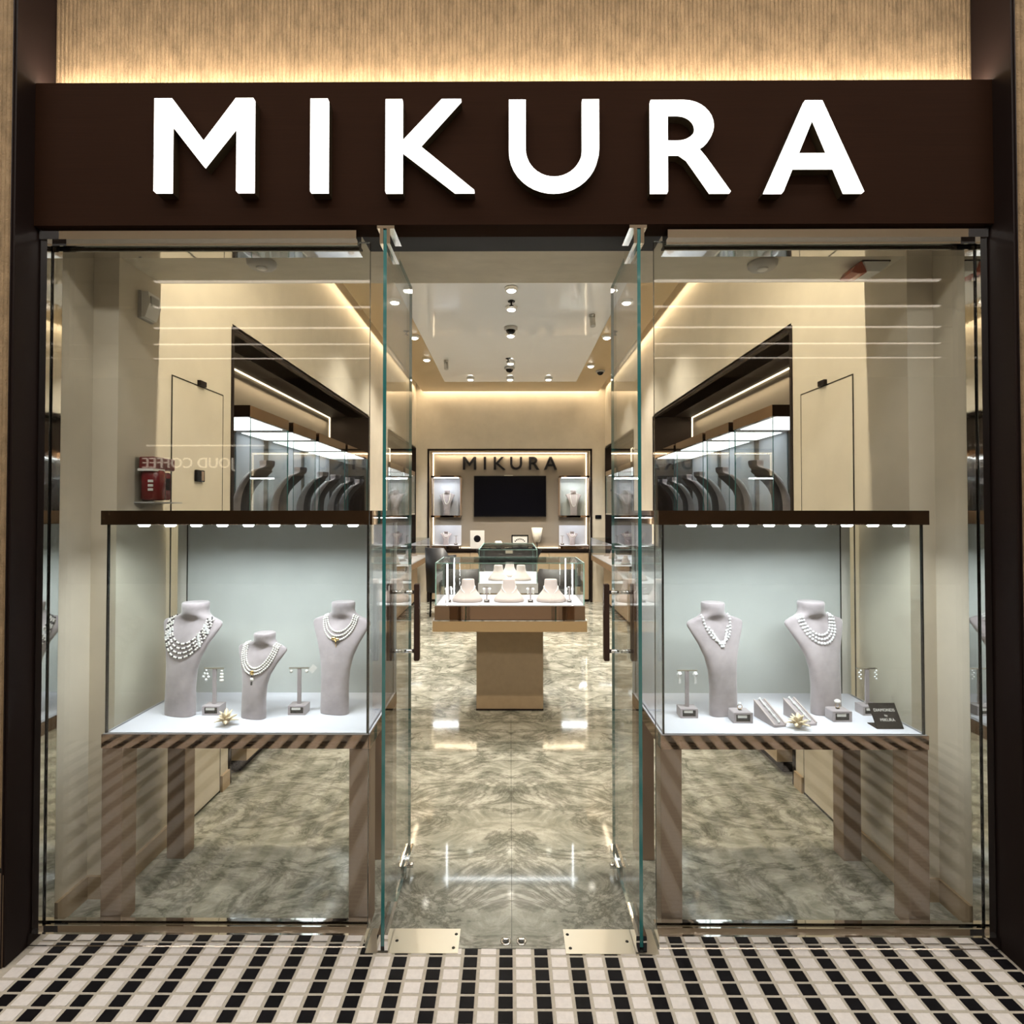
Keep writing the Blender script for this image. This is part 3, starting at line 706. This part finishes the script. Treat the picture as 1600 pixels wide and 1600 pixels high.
MB().prism([(-.050, -.002), (-.028, -.046), (-.060, -.052), (-.092, -.046), (-.075, -.020)], -.04, .04).build('red_lens', mat('red_lens', (.35, .05, .03), .2), T)
MB().box((-.05, -.046, -.006), (.062, .046, 0)).build('base_plate', black, T)
# ceiling downlights
ZC = 3.42
dl = [(.005, 4.672, 'first downlight of the centre ceiling row, nearest the entrance'), (.006, 5.117, 'second downlight of the centre ceiling row'), (.0, 5.90, 'third downlight of the centre ceiling row, behind the dome camera'), (-.006, 7.888, 'middle downlight of the far ceiling row'), (-.583, 7.885, 'left downlight of the far ceiling row'), (.553, 7.89, 'right downlight of the far ceiling row'),
      (-1.06, 4.94, 'front downlight in the left tan ceiling border'), (1.06, 4.96, 'front downlight in the right tan ceiling border'), (-1.06, 5.96, 'middle downlight in the left tan ceiling border'), (1.06, 5.97, 'middle downlight in the right tan ceiling border'), (-1.06, 6.85, 'rear downlight in the left tan ceiling border'), (1.06, 7.16, 'rear downlight in the right tan ceiling border'),
      (.0, 7.02, 'fourth downlight of the centre ceiling row, by the far dome camera')]
for x, y, lb in dl:
    T = thing('downlight', lb, 'downlight', (x, y, ZC), 0, 'ceiling downlights')
    MB().lathe([(.028, -.030), (.050, -.022), (.058, .0), (.02, .0)], n=20).build('trim_ring', white_m, T)
    MB().lathe([(0, -.036), (.030, -.034), (.042, -.024)], n=16).build('lens', led_down, T)
    d = bpy.data.lights.new('downlight_lamp', 'SPOT'); d.energy = 180 if abs(x) < .9 else 75; d.color = NEUT; d.spot_size = 1.75; d.spot_blend = .8; d.shadow_soft_size = .035
    o = bpy.data.objects.new('downlight_lamp', d); COL.objects.link(o); o.parent = T; o.location = (0, 0, -.045)
for x, y, lb in ((.006, 4.975, 'black sprinkler head in the middle of the white ceiling panel'), (-1.12, 5.80, 'black sprinkler head on the left ceiling border'), (1.12, 5.82, 'black sprinkler head on the right ceiling border'), (-.03, 6.86, 'black sprinkler head near the far dome camera')):
    T = thing('sprinkler', lb, 'sprinkler', (x, y, ZC), 0, 'ceiling sprinklers')
    MB().lathe([(0, -.006), (.030, -.006), (.034, 0)], n=14).build('rosette', black, T)
    MB().cyl((0, 0, -.006), (0, 0, -.040), .007, 8).build('stem', black, T)
    MB().lathe([(0, -.044), (.022, -.042), (.022, -.040), (0, -.039)], n=12).build('deflector', black, T)
for x, y, k, lb in ((.001, 5.69, 1, 'white dome camera on the middle of the white ceiling panel'), (-.014, 7.285, 1, 'smaller looking dome camera at the far end of the white ceiling panel'), (1.235, 7.46, .9, 'dome camera in the right corner of the tan ceiling border')):
    T = thing('dome_camera', lb, 'camera', (x, y, ZC), 0, 'dome security cameras')
    MB().lathe([(.058*k, -.030*k), (.070*k, -.022*k), (.070*k, 0)], n=20).build('housing', grey_m, T)
    MB().lathe([(0, -.072*k), (.026*k, -.066*k), (.046*k, -.046*k), (.052*k, -.028*k)], n=18).build('dome', black, T)
for x, y, lb in ((.80, 5.32, 'small grey spot fixture on the right of the white ceiling panel'), (-.826, 6.94, 'small grey spot fixture on the left of the white ceiling panel')):
    T = thing('track_spot', lb, 'spotlight', (x, y, ZC), 0, 'grey ceiling spots')
    MB().cyl((0, 0, 0), (0, 0, -.02), .03, 14).build('canopy', grey_m, T)
    MB().cyl((0, 0, -.02), (.005, -.02, -.12), .028, 14).build('barrel', grey_m, T)

# ================================================================== VITRINES IN THE SIDE NICHES
def glass_box(T, a, b, skip=(), edge=None, th=.006, names=('front_pane', 'side_pane', 'top_pane', 'rear_pane')):
    (x0, y0, z0), (x1, y1, z1) = a, b; ed = edge or edge_m
    def P(n, p, q, ax): mb = MB(); pane_box(mb, p, q, ax); mb.build(n, [glass_case, ed], T)
    if '-y' not in skip: P('front_pane', (x0, y0, z0), (x1, y0+th, z1), 'y')
    if '+y' not in skip: P('rear_pane', (x0, y1-th, z0), (x1, y1, z1), 'y')
    if '-x' not in skip: P('side_pane', (x0, y0+th, z0), (x0+th, y1-th, z1), 'x')
    if '+x' not in skip: P('side_pane', (x1-th, y0+th, z0), (x1, y1-th, z1), 'x')
    if '+z' not in skip: P('top_pane', (x0+th, y0+th, z1-th), (x1-th, y1-th, z1), 'z')
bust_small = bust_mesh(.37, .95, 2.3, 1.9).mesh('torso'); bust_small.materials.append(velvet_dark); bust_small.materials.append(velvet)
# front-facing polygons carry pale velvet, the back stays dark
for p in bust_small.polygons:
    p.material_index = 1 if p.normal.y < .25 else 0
LEAN[0] = 2.3
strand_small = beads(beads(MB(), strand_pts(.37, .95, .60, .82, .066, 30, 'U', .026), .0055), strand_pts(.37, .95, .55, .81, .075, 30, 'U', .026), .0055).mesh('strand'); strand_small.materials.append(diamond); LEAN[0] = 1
ORD = ['first', 'second', 'third', 'fourth', 'fifth', 'sixth', 'seventh', 'eighth']
def niche_bust(x, y, z, rz, lb, ln, grp):
    T = thing('necklace_bust', lb, 'bust', (x, y, z), rz, grp); link('torso', bust_small, T)
    Nn = thing('necklace', ln, 'necklace', (x, y, z), rz, 'necklaces in the ' + grp[13:] if False else 'necklaces in the wall cabinets'); link('strand', strand_small, Nn)
vit = [(3.20, 3.75), (3.84, 4.28), (4.36, 5.05), (5.13, 5.84), (6.96, 7.80), (7.90, 8.76)]
bpos = [(3.50,), (4.06,), (4.55, 4.88), (5.32, 5.65), (7.38,), (8.33,)]
for s, nm in ((-1, 'left'), (1, 'right')):
    bi = 0
    for i, (a, b) in enumerate(vit):
        T = thing('glass_cabinet', '%s glass wall cabinet from the entrance along the %s wall' % (ORD[i], nm), 'display cabinet', (s*1.75, (a+b)/2, 1.43), 0, 'glass wall cabinets')
        l = (b-a)/2; x0, x1 = sorted((s*(1.540-1.75), s*(1.955-1.75)))
        glass_box(T, (x0, -l, .02), (x1, l, .622), ('+z', '-x' if s > 0 and False else '', ('+x' if s > 0 else '-x')), edge=edge_m, th=.006)
        MB().box((x0-.004, -l-.004, 0), (x1, l+.004, .02)).build('base_tray', steel, T)
        xb = s*(1.955-1.75)
        MB().box((xb-s*.006, -l+.006, .02), (xb, l-.006, .622)).build('back_panel', deck_m, T)
        MB().box((x0-.006, -l-.006, .622), (x1, l+.006, .690)).build('cap', bronze, T)
        MB().box((x0+.03, -l+.03, .618), (x1-.03, l-.03, .622)).build('light_panel', mat('cabinet_light_panel', (.9, .9, .9), .4, emit=(.93, .97, 1), es=2.0), T)
        for y in bpos[i]:
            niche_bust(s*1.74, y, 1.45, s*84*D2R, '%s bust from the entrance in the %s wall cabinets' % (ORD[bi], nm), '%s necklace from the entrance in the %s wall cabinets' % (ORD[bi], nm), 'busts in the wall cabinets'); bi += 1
    # low counters below
    for i, (a, b) in enumerate(((3.10, 5.84), (6.95, 8.78))):
        T = thing('side_counter', '%s low glass display counter along the %s wall' % (('near', 'far')[i], nm), 'display counter', (s*1.74, (a+b)/2, 0), 0, 'wall display counters')
        l = (b-a)/2; x0, x1 = sorted((s*(1.30-1.74), s*(1.955-1.74))); xp0, xp1 = sorted((s*(1.50-1.74), s*(1.955-1.74)))
        MB().box((xp0, -l, .08), (xp1, l, .70)).build('cabinet_body', tan_m, T)
        MB().box((min(s*(1.56-1.74), xp0 if s < 0 else s*(1.56-1.74)), -l+.05, 0), (max(s*(1.9-1.74), s*(1.56-1.74)), l-.05, .08)).build('recessed_plinth', bronze_dark, T)
        MB().box((x0, -l, .70), (x1, l, .78)).build('bronze_tray', bronze, T)
        MB().box((x0+.01, -l+.01, .78), (x1-.01, l-.01, .784)).build('deck', deck_m, T)
        glass_box(T, (x0, -l, .784), (x1, l, 1.06), ('+x' if s > 0 else '-x',))
        area('counter_led', (0, 0, 1.04), (.2, l*1.7), 3, COOL, (0, 0, 0), T)
        n = 6 if i == 0 else 4
        for j in range(n):
            y = a+.25+(b-a-.5)*j/(n-1)
            C = thing('collar_display' if j % 2 == 0 else 'jewellery_tray', '%s %s from the entrance in the %s %s wall counter' % (ORD[j//2], 'low collar stand' if j % 2 == 0 else 'flat velvet tray', ('near', 'far')[i], nm), 'jewellery stand', (s*1.52, y, .784), s*65*D2R, 'collar stands in the wall counters' if j % 2 == 0 else 'trays in the wall counters')
            if j % 2 == 0: MB().lathe([(.085, 0), (.088, .010), (.070, .035), (.045, .075), (.038, .115), (0, .118)], n=18, sx=1, sy=.75).build('collar', velvet_light, C)
            else: MB().box((-.05, -.05, 0), (.05, .05, .012)).box((-.04, -.03, .012), (.04, .04, .03)).build('tray', velvet, C)
            MB().sphere((0, -.05, .052 if j % 2 == 0 else .04), .010, 8, 5).build('pearl', pearl, C)

# ================================================================== CENTRE COUNTER
def collar_stand(loc, label, k=1.0, grp='collar stands in the centre counter'):
    T = thing('collar_display', label, 'jewellery stand', loc, 0, grp); R = []
    for v, rx, ry, c in ((0, .108, .080, 0), (.012, .112, .084, 0), (.030, .104, .070, .010), (.055, .082, .050, .026), (.078, .062, .040, .038), (.10, .052, .036, .046), (.13, .047, .034, .052), (.150, .046, .033, .055), (.156, .042, .030, .055)):
        R.append([(k*rx*math.cos(2*PI*i/24), k*(c+ry*math.sin(2*PI*i/24)), k*v) for i in range(24)])
    MB().loft(R, 0, True).build('collar', velvet_light, T); return T
CC = (-.008, 4.06, 0)
T = thing('centre_counter', 'tan pedestal counter with glass top case in the middle aisle', 'display counter', CC)
MB().box((-.250, .04, 0), (.250, .42, .648)).build('pedestal', tan_m, T)
MB().box((-.252, .036, 0), (.252, .424, .012)).build('pedestal_foot', bronze_dark, T)
MB().box((-.541, -.24, .648), (.541, .27, .722)).build('counter_top', mat('tan_edge_laminate', (.44, .31, .17), .4), T)
MB().box((-.541, -.241, .722), (.541, .271, .730)).build('steel_trim', steel, T)
MB().box((-.528, -.230, .730), (.528, .262, .826)).build('bronze_base', bronze, T)
MB().box((-.525, -.227, .826), (.525, .259, .832)).build('deck', deck_m, T)
glass_box(T, (-.525, -.227, .832), (.525, .259, 1.130), edge=edge_light, th=.008)
for x in (-.44, .44):
    for y in (-.222, .254): MB().cyl((x, y, .832), (x, y, 1.12), .004, 8).build('led_rod', led_cool, T)
area('counter_led', (0, -.16, 1.115), (.95, .03), 1.5, COOL, (.25, 0, 0), T)
zD = .832
for x, nm in ((-.318, 'left'), (-.014, 'middle'), (.296, 'right')):
    collar_stand((x, 4.00, zD), 'pale %s collar stand in the centre counter' % nm)
    N_ = thing('necklace', 'slim white necklace on the %s collar of the centre counter' % nm, 'necklace', (x, 4.00, zD), 0, 'necklaces in the centre counter')
    pts = []
    for i in range(25):
        t = -1+i/12; q = abs(t); z = .068+.036*q**1.2; rx = .069-.017*q; ry = .046-.008*q; c = .033+.013*q
        xx = rx*math.sin(t*1.45); pts.append((xx, c-ry*math.sqrt(max(0, 1-(xx/rx)**2))-.004, z-.020*(1-q)**2))
    beads(MB(), pts, .0055).build('strand', pearl, N_)
for x, lb in ((-.452, 'earring stand at the left end of the centre counter'), (-.175, 'earring stand between left and middle collars'), (.424, 'ring stand at the right end of the centre counter'), (.142, 'white stand between middle and right collars')):
    earring_stand((x, 3.955, zD), 0, lb, .62, 'small stands in the centre counter')
    for dx, sd in ((-.02, 'left'), (.02, 'right')):
        earring((x+dx, 3.958, zD+.108), 'key', '%s earring of the %s' % (sd, lb.replace('earring stand', 'pair').replace('ring stand', 'pair').replace('white stand', 'pair')), 'earrings in the centre counter')
# second case behind
T = thing('rear_counter', 'narrow glass display counter standing behind the centre counter', 'display counter', (-.025, 5.5, 0))
MB().box((-.25, -.4, 0), (.25, .4, .74)).build('pedestal', tan_m, T)
MB().box((-.275, -.5, .74), (.275, .5, .826)).build('white_base', deck_m, T)
glass_box(T, (-.27, -.495, .826), (.27, .495, 1.14), edge=edge_light, th=.008)
area('counter_led', (0, -.1, 1.125), (.4, .7), 1.5, COOL, (0, 0, 0), T)
for x, y, nm in ((-.12, 5.25, 'left front'), (.10, 5.25, 'right front'), (-.01, 5.55, 'middle')):
    collar_stand((x, y, .826), 'pale %s collar stand in the rear counter' % nm, .9, 'collar stands in the rear counter')
# ---- chairs
def chair(loc, rz, label, k=1.0, wd=.24, h=.96):
    T = thing('tub_chair', label, 'chair', loc, rz, 'black chairs')
    MB().bbox((-wd, -.24, .38), (wd, .22, .50), .03).build('seat', black_soft, T)
    R = []
    for i in range(13):
        a = PI*(i/12); x = -(wd+.02)*math.cos(a); y = .06+.20*math.sin(a); hh = h if 3 <= i <= 9 else h-.10
        nx, ny = x/(wd+.02), math.sin(a); R.append([(x, y, .36), (x+nx*.03, y+ny*.03, .36), (x+nx*.05, y+ny*.06, hh), (x+nx*.02, y+ny*.03, hh)])
    MB().loft(R, 0, True).build('backrest', black_soft, T)
    for x in (-wd+.04, wd-.04):
        for y in (-.19, .17): MB().cyl((x, y, 0), (x*.95, y*.95, .39), .012, 8, 0, .018).build('leg', black, T)
chair((-.62, 7.0, 0), PI+.1, 'black tub chair behind the left half of the centre counter', 1, .24, .77)
chair((.60, 7.0, 0), PI-.1, 'black tub chair behind the right half of the centre counter', 1, .24, .77)
chair((-.93, 7.75, 0), 2.6, 'taller black chair showing past the left end of the centre counter', 1, .17, .98)
T = thing('desk_chair', 'black desk chair with wide headrest in front of the rear shelf', 'chair', (-.02, 7.9, 0))
MB().bbox((-.25, -.22, .42), (.25, .24, .52), .03).build('seat', black_soft, T)
R = [[(-w_, -.27-d, z), (w_, -.27-d, z), (w_, -.21-d, z), (-w_, -.21-d, z)] for z, w_, d in ((.50, .30, 0), (.75, .36, .02), (.94, .46, .04), (.975, .40, .045))]
MB().loft(R, 0, False).build('backrest', black_soft, T)
MB().box((-.05, -.335, .90), (.05, -.32, .94)).build('badge', steel_plate, T)
MB().cyl((0, 0, .06), (0, 0, .42), .03).build('gas_column', steel, T)
for i in range(5):
    a = 2*PI*i/5; MB().cyl((0, 0, .08), (.27*math.cos(a), .27*math.sin(a), .03), .022, 8, 0, .015).build('foot', black, T)

# ================================================================== BACK NICHE
T = thing('back_cabinet', 'tan rear cabinet with bronze shelf under the television', 'cabinet', (-.012, 9.07, 0))
for i in range(4):
    a = -1.295+.6475*i; MB().box((a+.003, -.13, .04), (a+.6445, .125, .80)).build('door', tan_m, T)
MB().box((-1.295, -.12, 0), (1.295, .125, .04)).build('plinth', bronze_dark, T)
MB().box((-1.295, -.125, .80), (1.295, .125, .835)).build('shadow_rail', bronze_dark, T)  # dark strip stands in for shade in the handle recess
MB().box((-1.305, -.15, .835), (1.305, .128, .862)).build('shelf', bronze_deep, T)
for a, b in ((-1.30, -.83), (.83, 1.30)): MB().box((a, -.152, .862), (b, .128, .915)).build('bronze_riser', bronze, T)
MB().box((-.82, .09, .864), (.82, .12, .875)).build('led_strip', led_warm, T)
T = thing('letter_sign', 'dark MIKURA letters mounted above the television', 'sign', (0, 9.2, 2.18))
k = (.787+.803)/(1.186+1.214); xs2 = {c: (-.803+(a+1.214)*k, -.803+(b+1.214)*k) for c, (a, b) in XS.items()}
letters(T, xs2, .004, .222, -.035, -.002, print_dark, print_dark)
T = thing('television', 'large black flat television on the rear wall', 'television', (-.007, 9.17, 1.39))
MB().bbox((-.608, -.03, 0), (.608, .028, .69), .006).build('casing', mat('matte_black', (.006, .006, .007), .6, spec=.1), T)
MB().box((-.595, -.0315, .018), (.595, -.030, .675)).build('screen', mat('dark_screen', (.003, .003, .005), .15, spec=.12), T)
MB().box((-.10, -.02, .69), (.05, .0, .70)).build('sensor_bar', steel_plate, T)
for x0, x1, nm in ((-1.307, -.818, 'left'), (.806, 1.302, 'right')):
    cx = (x0+x1)/2; T = thing('niche_cabinet', 'small square glass cabinet %s of the television' % nm, 'display cabinet', (cx, 9.075, 1.383), 0, 'cabinets beside the television')
    a, b = x0-cx, x1-cx
    MB().box((a, -.125, 0), (b, .12, .03)).build('base_tray', bronze, T)
    MB().box((a, -.125, .655), (b, .12, .685)).build('cap', bronze, T)
    for gx in (a, b-.012): MB().box((gx, -.125, .03), (gx+.012, .12, .655)).build('side_frame', bronze_satin, T)
    MB().box((a+.012, .105, .03), (b-.012, .118, .655)).build('back_panel', deck_m if nm == 'left' else panel_m, T)
    mb = MB(); pane_box(mb, (a+.012, -.123, .03), (b-.012, -.118, .655), 'y'); mb.build('front_pane', [glass_case, edge_light], T)
    MB().box((a+.04, -.10, .648), (b-.04, -.06, .655)).build('led_bar', led_cool, T)
    area('cabinet_led', (0, -.06, .64), (.4, .05), 1.6, COOL, (-.3, 0, 0), T)
    B = thing('necklace_bust', 'bust in the square cabinet %s of the television' % nm, 'bust', (cx, 9.06, 1.413), 0, 'busts around the television')
    bust_mesh(.42, .90).build('torso', velvet if nm == 'left' else velvet_light, B)
    B = thing('necklace', 'long necklace in the square cabinet %s of the television' % nm, 'necklace', (cx, 9.06, 1.413), 0, 'necklaces around the television')
    beads(MB(), strand_pts(.42, .9, .45 if nm == 'left' else .35, .88, .062, 36), .008).build('strand', pearl, B)
    bx = -1.075 if nm == 'left' else 1.03
    T = thing('plaque', 'white fabric display board on the shelf, %s end' % nm, 'display board', (cx, 9.19, .915), 0, 'white boards on the rear shelf')
    MB().bbox((-.235, -.012, 0), (.235, .006, .33), .003).build('board', deck_m, T)
    MB().box((-.235, -.20, 0), (.235, -.012, .008)).build('base_sheet', deck_m, T)
    B = thing('necklace_bust', 'small bust on the rear shelf, %s end' % nm, 'bust', (bx, 9.06, .923), 0, 'busts on the rear shelf')
    bust_mesh(.225, .68).build('torso', velvet, B)
    B = thing('necklace', 'white necklace on the small shelf bust, %s end' % nm, 'necklace', (bx, 9.06, .923), 0, 'necklaces on the rear shelf')
    beads(MB(), strand_pts(.225, .68, .6, .88, .062, 30), .007).build('strand', pearl, B)
    earring_stand((bx+(.17 if nm == 'left' else -.17), 9.04, .923), 0, 'small earring stand on the rear shelf, %s end' % nm, .85, 'stands on the rear shelf')
    area('shelf_led', (cx, 9.02, 1.375), (.4, .04), 1.6, COOL, (-.2, 0, 0))
T = thing('white_plaque', 'white upright card with a round dark emblem on the rear shelf', 'plaque', (-.552, 9.06, .862))
MB().bbox((-.118, -.01, 0), (.118, .01, .30), .003).build('board', white_m, T)
MB().lathe([(.040, -.003), (.058, -.003), (.058, 0), (.040, 0)], (0, -.010, .165), 20, axis='y').box((-.03, -.013, .14), (.03, -.010, .15)).box((-.035, -.013, .16), (.03, -.010, .17)).box((-.02, -.013, .18), (.03, -.010, .19)).build('emblem', print_dark, T)
MB().box((-.118, -.012, .0), (.118, .06, .012)).build('stand', white_m, T)
T = thing('picture_frame', 'black framed certificate on the rear shelf', 'frame', (.158, 9.06, .862))
MB().box((-.14, -.012, 0), (-.122, .012, .228)).box((.122, -.012, 0), (.14, .012, .228)).box((-.122, -.012, .21), (.122, .012, .228)).box((-.122, -.012, 0), (.122, .012, .018)).build('frame', black, T)
MB().box((-.122, -.004, .018), (.122, .008, .21)).build('paper', white_m, T)
mb = MB()
for i in range(7):
    a = PI*(.22+.56*i/6); x, z = .10*math.cos(a), .06+.10*math.sin(a); mb.box((x-.010, -.006, z-.010), (x+.008, -.004, z+.010))
mb.build('arched_print', print_dark, T)
MB().lathe([(0, -.006), (.045, -.006), (.045, -.004), (0, -.004)], (0, 0, .055), 16, axis='y', sy=.7).build('crest', print_dark, T)
T = thing('white_flower', 'round white flower ornament on the rear shelf', 'ornament', (-.20, 9.04, .862))
for i in range(9):
    a = 2*PI*i/9; MB().sphere((.035*math.cos(a), .035*math.sin(a), .085+.015*(i % 2)), .032, 8, 5).build('petal', white_m, T)
MB().lathe([(.03, 0), (.04, .02), (.02, .05), (.012, .09)], n=12).build('stem_cup', white_m, T)
T = thing('cone_vase', 'tapered cream vase shape on a thin stand on the rear shelf', 'vase', (.442, 9.05, .862))
MB().lathe([(.035, .105), (.052, .12), (.072, .20), (.092, .345), (.086, .345), (.03, .13)], n=20).build('cone', mat('cream_shade', (.78, .72, .62), .6), T)
MB().cyl((0, 0, .008), (0, 0, .112), .007, 8).build('stem', black, T)
MB().lathe([(0, 0), (.045, 0), (.045, .008), (0, .009)], n=16).build('foot', black, T)
T = thing('light_switch', 'small black switch plate on the rear wall right of the niche', 'switch', (1.435, 8.9, 1.36))
MB().bbox((-.05, -.012, 0), (.05, 0, .06), .003).build('plate', black, T)
MB().box((-.03, -.015, .015), (.0, -.012, .045)).build('rocker', print_dark, T)
